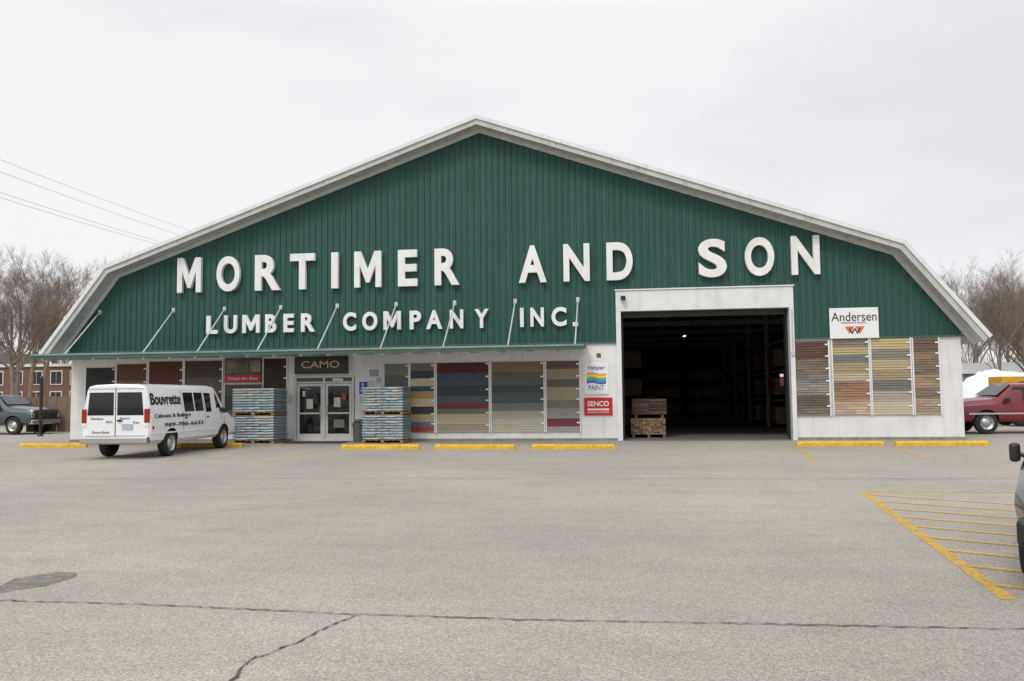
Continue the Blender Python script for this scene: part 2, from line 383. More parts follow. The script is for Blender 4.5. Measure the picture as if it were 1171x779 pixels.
for y in (7,12,18,24,30,36):
    for x in (4.7,12.0,15.0): a.box(x-.08,x+.08,y-.08,y+.08,0,8)
    a.box(4.5,15.9,y-.07,y+.07,4.9,5.15)
    for x in range(5,16,2): a.tube((x,y,5.1),(x+1,y,6.6),0.04,0.04,4)
for z in (1.2,2.5,3.8): a.box(12.0,12.08,7,36,z,z+.1)
a.obj('interior_posts_and_trusses',mat('interior_steel',(0.22,0.21,0.19,1),0.7,var=0.2),B)
M_tube=mat('fluorescent_tube',(1,0.97,0.9,1),0.5,emis=1.5)
a=Acc();a.box(8.9,9.1,24,25.1,5.2,5.25);a.box(8.9,9.02,13.0,13.1,5.2,5.22);a.obj('ceiling_light',M_tube,B)
box('bay_notice_red',10.58,10.70,0.5,0.52,1.85,2.1,mat('notice_red',lin(120,30,32),.6,var=.3,scale=20),B)
box('bay_notice_white',10.58,10.70,0.5,0.52,2.15,2.25,M_sw,B)

# canopy
can=empty('entrance_canopy',parent=B)
cx0,cx1=-15.85,3.95
P=[(0.0,3.37),(-2.0,3.22),(-2.0,3.10),(0.0,3.24)]
V=[(cx0,p[0]-0.09,p[1]) for p in P]+[(cx1,p[0]-0.09,p[1]) for p in P]
F=[(0,1,5,4),(1,2,6,5),(2,3,7,6),(3,0,4,7),(3,2,1,0),(4,5,6,7)]
mesh('canopy_deck',V,F,[M_dgreen,M_soffit],can,None,[0,0,1,0,0,0])
box('canopy_fascia',cx0-0.02,cx1+0.02,-2.125,-2.095,3.09,3.24,M_dgreen,can)
box('canopy_fascia_lip',cx0-0.03,cx1+0.03,-2.15,-2.127,3.205,3.265,mat('canopy_lip',lin(128,150,142),0.5,var=0.35,scale=5,stretch=(.3,1,1)),can)
a=Acc()
for x in (-14.62,-11.6,-9.55,-7.33,-5.15,-2.92,-0.75,1.45,3.68):
    a.tube((x,-0.06,4.96),(x,-2.0,3.26),0.026,0.026,8,cap=True); a.box(x-.06,x+.06,-.085,-.06,4.86,5.04); a.box(x-.05,x+.05,-2.08,-1.92,3.235,3.275)
a.obj('canopy_tie_rods',M_galv,can,30)
a=Acc()
for i in range(21):
    x=cx0+0.4+i*0.97; a.add([(x,-0.1,3.235),(x,-2.08,3.09),(x+.05,-2.08,3.09),(x+.05,-.1,3.235),(x,-0.1,3.13),(x,-2.08,3.03),(x+.05,-2.08,3.03),(x+.05,-.1,3.13)],[(0,1,5,4),(4,5,6,7),(2,3,7,6),(1,2,6,5)])
a.obj('canopy_ribs',M_soffit,can)

# letters
sg=empty('facade_lettering',parent=B)
big=[('M',-11.39,-10.43),('O',-9.81,-8.89),('R',-8.29,-7.30),('T',-6.92,-5.98),('I',-5.33,-5.07),('M',-4.46,-3.44),('E',-2.81,-2.09),('R',-1.45,-0.54),('A',1.61,2.60),('N',3.20,4.12),('D',4.71,5.62),('S',7.86,8.81),('O',9.42,10.39),('N',10.95,11.88)]
for ch,x0,x1 in big:
    if ch=='M': glyph_M(x0,x1,5.59,6.92,-0.15,0.16,M_letter,sg,.012)
    else: txt('letter_'+ch,ch,x0,x1,5.59,6.92,-0.15,0.16,M_letter,sg,offset=0.032,bevel=0.012)
small=[('L',-10.21,-9.77),('U',-9.51,-9.0),('M',-8.79,-8.11),('B',-7.89,-7.46),('E',-7.18,-6.78),('R',-6.5,-5.97),('C',-4.89,-4.40),('O',-4.16,-3.60),('M',-3.37,-2.72),('P',-2.39,-1.97),('A',-1.78,-1.19),('N',-0.91,-0.42),('Y',-0.01,0.50),('I',1.63,1.76),('N',2.0,2.48),('C',2.75,3.28)]
for ch,x0,x1 in small:
    if ch=='M': glyph_M(x0,x1,4.02,4.70,-0.13,0.11,M_letter,sg,.008)
    else: txt('letter_'+ch,ch,x0,x1,4.02,4.70,-0.13,0.11,M_letter,sg,offset=0.036,bevel=0.008)
box('letter_period',3.49,3.68,-0.18,-0.08,4.0,4.15,M_letter,sg,0.02)

# siding sample panels
def panel(name,x0,x1,z0,z1,segs,rowh=0.11,tile=0,frame=True):
    A=Acc(); tot=sum(s[0] for s in segs); rnd=random.Random(int(abs(x0)*97))
    bounds=[];acc=0
    for s in segs: acc+=s[0]/tot; bounds.append((acc,s[1],s[2] if len(s)>2 else tile))
    n=int((z1-z0)/rowh); rowh=(z1-z0)/n
    for i in range(n):
        zt=z1-i*rowh; zb=zt-rowh; f=(i+0.5)/n
        for b_ in bounds:
            if f<=b_[0]+1e-6: break
        col=lin(*b_[1]); tl=b_[2]; x=x0
        while x<x1-1e-4:
            w=(x1-x0) if not tl else tl*rnd.uniform(0.5,1.5); xe=min(x1,x+w)
            if x1-xe<0.03: xe=x1
            k=(rnd.uniform(0.97,1.03) if not tl else rnd.uniform(0.8,1.18))
            c=tuple(min(.9,q*k) for q in col[:3]); yo=-0.05-(rnd.uniform(0,.008) if tl else 0)
            g=0.003 if tl else 0
            A.add([(x,yo-.012,zb),(xe-g,yo-.012,zb),(xe-g,yo+.012,zt),(x,yo+.012,zt)],[(0,1,2,3)],c)
            A.add([(x,yo+.012,zb),(xe-g,yo+.012,zb),(xe-g,yo-.012,zb),(x,yo-.012,zb)],[(0,1,2,3)],c)
            x=xe
    o=empty(name,parent=B); A.obj('lap_boards',M_sample,o)
    box('backing',x0,x1,-.034,-.003,z0,z1,M_dark,o)
    if frame:
        box('edge_left',x0-0.045,x0-0.002,-0.075,-0.003,z0-.03,z1+.02,M_trim,o)
        box('edge_right',x1+0.002,x1+0.045,-0.075,-0.003,z0-.03,z1+.02,M_trim,o)
        a=Acc(); k=0
        while z0+0.25+k*0.42<z1-.1:
            zz=z0+0.25+k*0.42+rnd.uniform(-.05,.05); a.box(x1-.10,x1-.0,-.088,-.076,zz,zz+.05); k+=1
        a.obj('sample_labels',M_sw,o)
    return o
panel('siding_sample_board',-15.14,-13.95,0.35,2.82,[(4,(38,38,40)),(5,(70,62,55))],0.13,0.18)
panel('siding_sample_board',-13.87,-12.66,0.35,2.94,[(2,(92,66,50)),(1,(120,96,72)),(5,(88,70,58))],0.12)
panel('siding_sample_board',-12.55,-11.2,0.35,3.02,[(4,(88,48,36)),(5,(96,80,66))],0.12)
panel('siding_sample_board',-11.1,-9.62,0.35,3.02,[(2,(78,66,58)),(2,(100,88,76)),(2,(70,66,64)),(3,(86,78,72))],0.10)
panel('siding_sample_board',-9.5,-8.05,0.35,2.12,[(1,(92,82,74)),(1,(66,64,64)),(2,(96,88,80))],0.10)
panel('siding_sample_board',-7.98,-7.1,0.35,3.06,[(2,(56,38,30)),(2,(80,60,46))],0.12)
panel('siding_sample_board',-3.36,-2.48,0.33,2.79,[(1,(120,128,112)),(1,(98,104,96)),(1,(176,178,170)),(3,(120,120,112))],0.10)
panel('siding_sample_board',-2.39,-1.53,0.33,2.80,[(1,(112,116,108)),(.9,(58,66,82)),(.8,(196,184,146)),(.8,(64,76,106)),(.9,(178,152,104)),(.8,(204,192,160)),(.8,(58,58,60)),(1,(176,160,120)),(.7,(96,108,120)),(.6,(150,60,50))],0.09)
panel('siding_sample_board',-1.42,0.46,0.33,2.80,[(1.2,(84,36,34)),(1.6,(66,78,94)),(1.3,(52,62,64)),(.9,(78,86,94)),(.5,(112,44,40)),(.6,(100,108,98)),(1.5,(170,158,132)),(.8,(150,142,124))],0.09)
panel('siding_sample_board',0.57,2.42,0.33,2.80,[(1.3,(128,112,94)),(1.4,(98,94,86)),(1.2,(62,76,68)),(1,(78,88,88)),(1.0,(112,116,112)),(1.0,(160,160,150)),(1.6,(176,171,153))],0.09)
panel('siding_sample_board',2.53,3.68,0.33,2.80,[(1,(100,84,68)),(1,(148,136,112)),(1,(96,92,88)),(1.3,(150,140,118)),(1,(120,112,100)),(1,(140,138,132)),(1.0,(114,38,40)),(.6,(150,146,140))],0.09)
panel('siding_sample_board',10.99,12.07,0.83,3.34,[(2.2,(86,54,48),.3),(1.6,(116,100,86),.3),(1.2,(114,111,107),.5),(1.4,(138,129,117),.4),(1.4,(92,80,68),.3),(1,(110,98,84),.3)],0.085)
panel('siding_sample_board',12.22,13.36,0.86,3.38,[(.9,(126,118,102)),(1.0,(172,154,110)),(.8,(108,113,112)),(1.2,(158,140,108)),(.8,(176,164,138)),(1.2,(134,104,84),.4),(1.2,(158,120,94),.5),(1.6,(184,160,134),.5)],0.085)
panel('siding_sample_board',13.46,14.68,0.85,3.38,[(1,(186,168,122)),(1,(128,122,112)),(1,(174,160,126)),(1,(150,134,108)),(1,(110,106,100)),(1,(162,153,140)),(1.3,(186,174,150))],0.085)
panel('siding_sample_board',14.79,15.57,0.86,3.37,[(1,(108,86,70),.4),(1,(134,110,88),.4),(1,(116,101,86),.3),(1,(150,128,104),.5),(1,(124,108,92),.4),(1.2,(152,134,112),.4)],0.085)

# ---- signs on the wall
e=empty('window_brand_sign',parent=B)
box('sign_board',12.14,13.71,-0.13,-0.09,3.40,4.43,M_sw,e,0.008)
txt('sign_text','Andersen',12.2,13.65,3.98,4.28,-0.135,0.006,M_blk,e,offset=0.0)
txt('sign_sub','WINDOWS & DOORS',12.5,13.3,3.90,3.95,-0.135,0.006,M_blk,e)
M_or=mat('sign_orange',lin(215,110,40),0.5,var=.05)
mesh('logo',[(12.62,-0.134,3.80),(12.93,-0.134,3.80),(12.77,-0.134,3.54),(12.95,-0.134,3.80),(13.26,-0.134,3.80),(13.1,-0.134,3.54)],[(0,2,1),(3,5,4)],M_or,e)
txt('logo_w','W',12.75,13.13,3.54,3.74,-0.137,0.006,M_blk,e,offset=.01)
e=empty('paint_brand_sign',parent=B)
box('sign_board',3.86,4.70,-0.04,-0.003,1.62,2.69,M_sw,e,0.006)
txt('sign_text','Valspar',3.98,4.60,2.44,2.62,-0.043,0.006,M_blue,e,offset=.015,shear=.2)
for i,c in enumerate([(235,150,60),(235,215,70),(90,180,90),(60,140,200),(70,90,170)]):
    V=[];F=[]
    for k in range(13):
        x=3.94+k*0.68/12; z=2.36-i*0.075+0.03*math.sin(k/12*6.28); V+=[(x,-0.044,z-.07),(x,-0.044,z)]
        if k: F.append((2*k-2,2*k,2*k+1,2*k-1))
    mesh('swoosh_%d'%i,V,F,mat('swoosh_paint',lin(*c),.5,var=.05),e)
txt('sign_text2','PAINT',4.0,4.55,1.76,1.93,-0.043,0.006,M_blue,e)
e=empty('tool_brand_sign',parent=B)
box('sign_board',3.84,4.82,-0.04,-0.003,0.88,1.50,M_red,e,0.006)
txt('sign_text','SENCO',3.96,4.70,1.20,1.38,-0.043,0.006,M_sw,e,offset=.02)
box('sign_strip',3.96,4.70,-0.045,-0.041,1.06,1.12,M_sw,e)
txt('sign_sub','FASTENING SYSTEMS',3.96,4.70,0.96,1.02,-0.043,0.006,M_sw,e)
e=empty('entrance_name_sign',parent=B)
box('sign_board',-6.72,-4.74,-0.22,-0.003,2.47,3.10,M_blk,e,0.01)
box('sign_face',-6.66,-4.80,-0.228,-0.222,2.53,3.04,mat('sign_face_dark',lin(46,45,42),.5,var=.5,scale=9),e)
txt('sign_text','CAMO',-6.45,-5.0,2.68,2.94,-0.234,0.006,M_gold,e,offset=.01)
e=empty('banner_sign',parent=B)
box('sign_board',-9.50,-8.05,-0.09,-0.04,2.19,3.10,mat('banner_photo',lin(88,78,66),.5,var=.6,scale=5),e)
box('banner_strip',-9.47,-8.08,-0.096,-0.091,2.21,2.46,M_red,e)
txt('banner_text','Voted the Best',-9.38,-8.2,2.29,2.40,-0.10,0.006,M_sw,e)
for i in range(3):
    box('picture_%d'%i,-9.42+i*.46,-9.02+i*.46,-0.096,-0.091,2.55+.02*i,3.0,mat('banner_pic',lin(*[(130,110,90),(90,95,90),(150,130,110)][i]),.5,var=.7,scale=7),e)
e=empty('accessible_parking_sign',parent=B)
box('plate',-4.32,-4.02,-0.03,-0.003,1.72,2.16,M_blue,e)
a=Acc(); a.tube((-4.19,-.034,2.08),(-4.19,-.031,2.08),.03,.03,10,cap=True); a.box(-4.205,-4.175,-.034,-.031,1.9,2.04); a.box(-4.2,-4.1,-.034,-.031,1.88,1.91); a.box(-4.12,-4.09,-.034,-.031,1.79,1.9)
for k in range(14):
    t0=R(100+k*17);t1=R(117+k*17); a.tube((-4.19+.075*math.cos(t0),-.033,1.87+.075*math.sin(t0)),(-4.19+.075*math.cos(t1),-.033,1.87+.075*math.sin(t1)),.011,.011,4)
a.obj('symbol',M_sw,e)
e=empty('posted_notices',parent=B)
for i,(x0,x1,z0,z1,c) in enumerate([(-3.98,-3.78,1.95,2.2,(205,205,198)),(-3.7,-3.5,2.1,2.3,(180,190,205)),(-4.3,-4.05,1.35,1.62,(205,200,180)),(-3.95,-3.6,2.35,2.6,(160,165,170)),(-7.02,-6.88,1.4,1.7,(200,200,200)),(4.3,4.45,2.9,3.05,(90,90,90))]):
    box('notice_%d'%i,x0,x1,-.012,-.003,z0,z1,mat('paper',lin(*c),.8,var=.25,scale=20),e)

# ---- entrance door
e=empty('entrance_doors',parent=B)
def bars(a,x0,x1,z0,z1,t,y0,y1):
    a.box(x0,x0+t,y0,y1,z0,z1);a.box(x1-t,x1,y0,y1,z0,z1);a.box(x0+t,x1-t,y0,y1,z1-t,z1);a.box(x0+t,x1-t,y0,y1,z0,z0+t)
a=Acc(); bars(a,-6.80,-4.52,0.02,2.41,0.08,-0.03,0.12); a.box(-5.70,-5.62,-0.03,0.12,0.11,2.32)
a.box(-6.71,-5.70,-0.028,0.10,2.13,2.19);a.box(-5.62,-4.61,-0.028,0.10,2.13,2.19)
for x0,x1 in ((-6.70,-5.71),(-5.61,-4.62)):
    bars(a,x0,x1,0.05,2.11,0.09,0.0,0.06); a.box(x0+.09,x1-.09,0.0,0.06,0.14,0.28); a.box(x0+.09,x1-.09,-0.02,0.05,1.0,1.06)
a.obj('frames',mat('door_aluminium_white',(0.60,0.60,0.58,1),.45,var=.12),e)
box('glass',-6.72,-4.6,0.03,0.035,0.1,2.36,M_glass,e)
for i,(x0,x1,z0,z1,c) in enumerate([(-6.35,-6.1,1.2,1.55,(215,215,205)),(-5.3,-5.05,1.25,1.6,(210,200,190)),(-5.0,-4.85,1.5,1.75,(190,60,50)),(-6.5,-6.4,1.65,1.85,(230,230,225)),(-5.3,-4.9,0.5,0.8,(120,130,110)),(-5.35,-4.95,2.2,2.3,(220,220,215))]):
    box('door_poster_%d'%i,x0,x1,0.022,0.027,z0,z1,mat('poster',lin(*c),.7,var=.3,scale=12),e)
a=Acc();a.tube((-5.79,-.06,.9),(-5.79,-.06,1.3),.015,.015,8);a.tube((-5.52,-.06,.9),(-5.52,-.06,1.3),.015,.015,8);a.obj('handles',M_steel,e)
box('door_mat',-6.7,-4.6,-1.3,-0.1,0.006,0.022,M_black,e)
e=empty('trash_can',(-4.15,-0.55,0.004))
a=Acc()
for z0,z1,r0,r1 in ((0,.6,.2,.23),(.6,.66,.25,.25),(.66,.82,.24,.13)): a.tube((0,0,z0),(0,0,z1),r0,r1,20,cap=True)
a.obj('body',mat('bin_plastic',lin(92,90,84),.6,var=.2),e,40)
box('flap',-.09,.09,-.225,-.2,.66,.76,M_black,e)

# ---- wrapped bundles on pallets
def pallet_stack(x0,x1,y0,y1,ztop,seed):
    rnd=random.Random(seed); e=empty('stacked_pellet_bags',(x0,y0,0.004)); w=x1-x0;d=y1-y0
    a=Acc(); tiers=2; th=(ztop-0.02)/tiers
    for t in range(tiers):
        zb=t*th
        for k in range(7): a.box(k*w/7,k*w/7+w/7*.75,0,d,zb+.10,zb+.122)
        for xx in (0,w/2-.05,w-.1): a.box(xx,xx+.1,0,d,zb+.022,zb+.099)
        for k in range(3): a.box(0,w,k*(d-.1)/2,k*(d-.1)/2+.1,zb,zb+.02)
    a.obj('pallets',M_wood,e)
    V=Acc(); pal=[(126,146,156),(136,156,164),(146,162,168),(116,136,148),(156,166,168),(130,148,152)]
    for t in range(tiers):
        zb=t*th+.125; n=9; h=(th-.135)/n
        for r_ in range(n):
            nb=3 if r_%2 else 2
            for b_ in range(nb):
                xa=b_*w/nb+rnd.uniform(-.012,.008); xb=(b_+1)*w/nb-.006; y=rnd.uniform(-.02,.01); z=zb+r_*h
                c=lin(*rnd.choice(pal)); c2=lin(*rnd.choice([(190,188,176),(172,158,128),(178,186,186),(150,158,146),(168,150,120),(130,150,160),(126,142,150)]))
                ring_=[(0,.5),(.02,.92),(.5,1),(.98,.92),(1,.5),(.98,.08),(.5,0),(.02,.08)]
                xs=[xa,xa+.03,xa+(xb-xa)*.3,xa+(xb-xa)*.7,xb-.03,xb]; sc=[.75,.98,1,1,.98,.75]
                vv=[];ff=[]
                for X,sq in zip(xs,sc):
                    for (u,v) in ring_: vv.append((X,y+(u)*d*.98+(1-sq)*.03*(1 if u<.5 else -1),z+h/2+(v-.5)*(h*1.02)*sq))
                for k in range(5):
                    for i in range(8): j=(i+1)%8; ff.append((k*8+i,(k+1)*8+i,(k+1)*8+j,k*8+j))
                V.add(vv,ff+[tuple(range(8)),tuple(range(47,39,-1))],c[:3])
                m0=xa+(xb-xa)*rnd.uniform(.2,.35); m1=xa+(xb-xa)*rnd.uniform(.6,.8)
                V.add([(m0,y-.004,z+h*.25),(m1,y-.004,z+h*.25),(m1,y-.004,z+h*.75),(m0,y-.004,z+h*.75)],[(0,1,2,3)],c2[:3])
    o=V.obj('bags',M_bag,e,50)
    bm=bmesh.new();bm.from_mesh(o.data);bmesh.ops.recalc_face_normals(bm,faces=bm.faces);bm.to_mesh(o.data);bm.free()
pallet_stack(-8.55,-7.0,-1.35,-0.2,1.98,1)
pallet_stack(-3.78,-2.32,-1.35,-0.2,1.98,2)

# ------------------------------------------------------------ vehicles
def lerp_st(st,x):
    for a,b in zip(st[:-1],st[1:]):
        if a[0]<=x<=b[0]:
            t=(x-a[0])/(b[0]-a[0]); return [p+(q-p)*t for p,q in zip(a,b)]
    return st[-1] if x>st[-1][0] else st[0]
def ring(s):
    x,zb,zbelt,zt,hw,hwr=s; zbelt=min(zbelt,zt-.2)
    return [(0,zb),(hw-.12,zb),(hw-.03,zb+.10),(hw,zb+.28),(hw+.004,(zb+zbelt)/2+.1),(hw-.01,zbelt),(hwr,zt-.16),(hwr-.06,zt-.05),(hwr-.24,zt-.005),(0,zt+.02)]
def side_y(st,x,z):
    s=lerp_st(st,x); r=ring(s)
    for a,b in zip(r[:-1],r[1:]):
        if a[1]<=z<=b[1] and b[1]>a[1]: return a[0]+(b[0]-a[0])*(z-a[1])/(b[1]-a[1])
    return s[4]
def wheel(parent,x,y,r,w,sgn,name):
    e=empty(name,(x,y,r),0,parent)
    prof=[(r*.60,-w/2),(r*.9,-w/2),(r*.98,-w*.38),(r,-w*.2),(r,w*.2),(r*.98,w*.38),(r*.9,w/2),(r*.60,w/2)]
    def lathe(pr,m,nm,n=28):
        V=[];F=[];k=len(pr)
        for i in range(n):
            t=2*math.pi*i/n
            for (rr,yy) in pr: V.append((rr*math.cos(t),yy,rr*math.sin(t)))
        for i in range(n):
            j=(i+1)%n
            for q in range(k-1): F.append((i*k+q,i*k+q+1,j*k+q+1,j*k+q))
        mesh(nm,V,F,m,e,35)
    lathe(prof,M_rub,'tyre')
    o=sgn*w/2
    lathe([(r*.62,o*.95),(r*.56,o*.7),(r*.40,o*.45),(r*.28,o*.8),(r*.12,o*1.0),(0.001,o*1.02)],M_steel,'rim')
    a=Acc()
    for k in range(8):
        t=2*math.pi*k/8; a.tube((r*.46*math.cos(t),o*.45,r*.46*math.sin(t)),(r*.46*math.cos(t),o*.62,r*.46*math.sin(t)),r*.05,r*.05,6,cap=True)
    a.obj('vent_holes',M_black,e)
def vehicle(name,loc,rz,st,paint,wheels,wr,windows,shield,bump=M_chrome,mirror=None,mw=.19):
    e=empty(name,loc,rz)
    V=[];F=[]; n=0
    full=[]
    for a,b in zip(st[:-1],st[1:]):
        k=max(1,int((b[0]-a[0])/.35)); full+= [lerp_st(st,a[0]+(b[0]-a[0])*i/k) for i in range(k)]
    full.append(list(st[-1]))
    for s in full:
        r=ring(s); R2=[(s[0],-p[0],p[1]) for p in r]+[(s[0],p[0],p[1]) for p in reversed(r[1:-1])]
        n=len(R2); V+=R2
    for k in range(len(full)-1):
        for i in range(n): j=(i+1)%n; F.append((k*n+i,k*n+j,(k+1)*n+j,(k+1)*n+i))
    F.append(tuple(range(n))[::-1]); F.append(tuple(range((len(full)-1)*n,len(full)*n)))
    body=mesh('body_tmp',V,F,[paint,M_black],e)
    bm=bmesh.new();bm.from_mesh(body.data);bmesh.ops.recalc_face_normals(bm,faces=bm.faces);bm.to_mesh(body.data);bm.free()
    cut=[]
    hw=max(s[4] for s in st)
    for wx in wheels:
        for sg in (-1,1):
            a=Acc();a.tube((wx,sg*(hw-.30),wr),(wx,sg*(hw+.15),wr),wr+.06,wr+.06,32,cap=True,mi=1);c=a.obj('cut',[paint,M_black]);
            bm=bmesh.new();bm.from_mesh(c.data);bmesh.ops.recalc_face_normals(bm,faces=bm.faces);bm.to_mesh(c.data);bm.free()
            for p in c.data.polygons: p.material_index=1
            cut.append(c); md=body.modifiers.new('b','BOOLEAN');md.object=c;md.operation='DIFFERENCE';md.solver='EXACT'
    for c in cut: c.parent=e
    bpy.context.view_layer.update(); dg=bpy.context.evaluated_depsgraph_get()
    me=bpy.data.meshes.new_from_object(body.evaluated_get(dg))
    for c in cut: bpy.data.objects.remove(c)
    bpy.data.objects.remove(body)
    for p in me.polygons: p.use_smooth=True
    me.set_sharp_from_angle(angle=R(32)); me.name='body'
    ob=bpy.data.objects.new('body',me);COL.objects.link(ob);ob.parent=e
    for wx in wheels:
        for sg in(-1,1): wheel(e,wx,sg*(hw-.13),wr,.24,sg,'wheel')
    a=Acc()
    for w_ in windows:
        for sg in(-1,1):
            v=[(x,sg*(side_y(st,x,z)+.007),z) for x,z in w_]; a.add(v,[tuple(range(len(v))) if sg<0 else tuple(range(len(v)))[::-1]])
    a.obj('side_windows',M_glass,e)
    def strip(xa,xb):
        s0=lerp_st(st,xa);s1=lerp_st(st,xb); n_=Vector((s0[3]-s1[3],0,xb-xa)).normalized()*.03
        if n_.z<0:n_=-n_
        y0=s0[5]-.12;y1=s1[5]-.10
        mesh('windshield',[(xa+n_.x,-y0,s0[3]-.03+n_.z),(xb+n_.x,-y1,s1[3]+.02+n_.z),(xb+n_.x,y1,s1[3]+.02+n_.z),(xa+n_.x,y0,s0[3]-.03+n_.z)],[(0,1,2,3)],M_glass,e)
    if shield: strip(*shield)
    x0=st[0][0];x1=st[-1][0]; zb=st[0][1]
    box('rear_bumper',x0-.12,x0+.12,-hw+.04,hw-.04,zb-.02,zb+.16,bump,e,.03)
    box('front_bumper',x1-.12,x1+.08,-hw+.06,hw-.06,zb-.02,zb+.20,bump,e,.04)
    fs=st[-1]
    box('grille',x1+.002,x1+.03,-fs[4]+.25,fs[4]-.25,zb+.22,fs[3]-.12,M_black,e,.01)
    for sg in(-1,1):
        box('headlamp',x1-.02,x1+.035,min(sg*(fs[4]-.23),sg*(fs[4]-.03)),max(sg*(fs[4]-.23),sg*(fs[4]-.03)),zb+.28,fs[3]-.15,M_chrome,e,.02)
    if mirror:
        mx,mz=mirror
        for sg in(-1,1):
            yy=side_y(st,mx,mz); a=Acc(); a.tube((mx,sg*(yy-.02),mz),(mx+.02,sg*(yy+.10),mz+.04),.025,.02,6); a.obj('mirror_arm',M_black,e)
            box('mirror_head',mx-.03,mx+.08,min(sg*(yy+.04),sg*(yy+.04+mw)),max(sg*(yy+.04),sg*(yy+.04+mw)),mz-.05,mz+.13,M_black,e,.03)
    return e
def seams(e,st,xs,z0,z1,sides=(-1,1)):
    a=Acc()
    for xx in xs:
        for sg in sides:
            prev=None
            for k in range(11):
                z=z0+k*((z1-z0)/10); p=(xx,sg*(side_y(st,xx,z)+.004),z)
                if prev: a.add([(prev[0]-.007,prev[1],prev[2]),(prev[0]+.007,prev[1],prev[2]),(p[0]+.007,p[1],p[2]),(p[0]-.007,p[1],p[2])],[(0,1,2,3)])
                prev=p
    a.obj('door_gaps',M_seam,e)
M_seam=mat('panel_gap',(0.10,0.10,0.10,1),.7,var=.1)
M_vwhite=mat('van_white_paint',(0.80,0.81,0.82,1),0.25,var=0.05,scale=2,coat=0.6)
vst=[(0,.44,1.12,1.97,.93,.80),(.07,.40,1.14,2.02,.985,.85),(1.2,.38,1.15,2.04,.995,.86),(4.05,.38,1.15,2.03,.995,.85),(4.3,.38,1.13,1.98,.995,.83),(4.98,.38,1.06,1.32,.985,.86),(5.3,.39,1.0,1.20,.97,.86),(5.58,.40,.92,1.10,.94,.82),(5.70,.42,.85,.98,.88,.76)]
van=vehicle('cargo_van',(-8.42,-8.30,0.004),R(90+3.0),vst,M_vwhite,(1.18,4.60),.37,
  [[(1.98,1.24),(2.58,1.24),(2.58,1.80),(1.98,1.80)],[(2.66,1.24),(3.2,1.24),(3.2,1.80),(2.66,1.80)],[(3.34,1.20),(4.55,1.20),(4.18,1.76),(3.34,1.80)]],(4.32,4.95),mirror=(4.35,1.2))
seams(van,vst,(1.86,3.27),.42,1.88,(-1,)); seams(van,vst,(4.62,),.42,1.04,(-1,))
a=Acc();a.box(.1,4.0,-1.003,-.995,.66,.70)
a.obj('side_moulding',M_sw,van)
box('side_marker',.12,.2,-1.0,-.985,.8,.88,M_lamp,van)
a=Acc();a.box(1.95,2.07,-1.02,-.996,1.04,1.075);a.box(3.36,3.48,-1.02,-.996,1.04,1.075);a.obj('side_door_handles',M_black,van)
Rr=Matrix.Rotation(R(-90),4,'Z')
for y0,y1,nm in ((-.80,-.05,'rear_window_r'),(.05,.80,'rear_window_l')):
    mesh(nm,[(-.008,y0,1.19),(-.008,y0+(.06 if y0<-.5 else 0),1.81),(-.008,y1-(.06 if y1>.5 else 0),1.81),(-.008,y1,1.19)],[(0,1,2,3)],M_glass,van)
a=Acc();a.box(-.006,0.0,-.012,.012,.62,1.93);a.box(-.006,0,-.86,.86,.62,.635);a.box(-.006,0,-.80,.80,1.90,1.912);a.obj('rear_door_seams',M_seam,van)
for sg in(-1,1): box('tail_lamp',-.02,.05,min(sg*.82,sg*.96),max(sg*.82,sg*.96),.98,1.36,M_lamp,van,.015)
for sg in(-1,1): box('reverse_lamp',-.021,.04,min(sg*.83,sg*.95),max(sg*.83,sg*.95),.88,.975,M_sw,van,.01)
box('door_handle',-.04,-.008,-.2,-.06,1.02,1.07,M_black,van,.01)
box('licence_plate',-.022,-.012,-.5,-.2,.80,.95,mat('plate_paint',lin(170,180,200),.5,var=.3,scale=15),van)
for nm,s,a0,a1,z0,z1 in (('rear_text','Kitchens',-.70,-.34,1.07,1.13),('rear_text','Baths',-.26,-.08,.99,1.04),('rear_text','Repairs',.12,.42,1.07,1.13),('rear_text','Doors Decks',-.66,-.16,.70,.76),('rear_text','Trim',.5,.68,.96,1.02)):
    txt(nm,s,a0,a1,z0,z1,0,.004,M_blk,van,mtx=Rr@Matrix.Translation((0,-.012,0)),shear=.3)
def side_txt(nm,s,x0,x1,z0,z1,m=M_blk,off=.0):
    o=txt(nm,s,x0,x1,z0,z1,0,.004,m,van,offset=off)
    for v in o.data.vertices: v.co.y=-(side_y(vst,v.co.x,v.co.z)+.012)+(v.co.y)
side_txt('side_text_name','Bouvrette',.14,1.80,1.46,1.78,off=.025)
side_txt('side_text_trade','Cabinets & Builders',.24,2.3,1.10,1.21,off=.01)
side_txt('side_text_phone','989-786-6633',.75,3.1,.84,.95,off=.01)

pst=[(0,.5,.98,1.28,.96,.93),(.05,.45,1.0,1.32,.98,.95),(1.98,.45,1.0,1.32,.98,.95),(2.06,.45,1.12,1.80,.98,.74),(2.3,.45,1.12,1.87,.98,.76),(3.55,.45,1.12,1.86,.98,.76),(4.2,.45,1.1,1.34,.98,.88),(5.40,.45,1.02,1.25,.97,.88),(5.60,.46,.95,1.15,.95,.86)]
pw=[[(2.2,1.2),(2.95,1.2),(2.95,1.72),(2.28,1.72)],[(3.03,1.2),(4.0,1.2),(3.55,1.72),(3.03,1.72)]]
M_gray=mat('gray_truck_paint',lin(78,84,90,1),.3,metal=.4,var=.08,coat=.5)
p1=vehicle('pickup_truck',(-27.7,7.3,.004),R(-4),pst,M_gray,(1.1,4.65),.42,pw,(3.57,4.15),mirror=(3.9,1.2)); seams(p1,pst,(2.12,2.99,4.12),.5,1.18)
M_rpaint=mat('red_paint',lin(110,18,28,1),.3,var=.10,coat=.6)
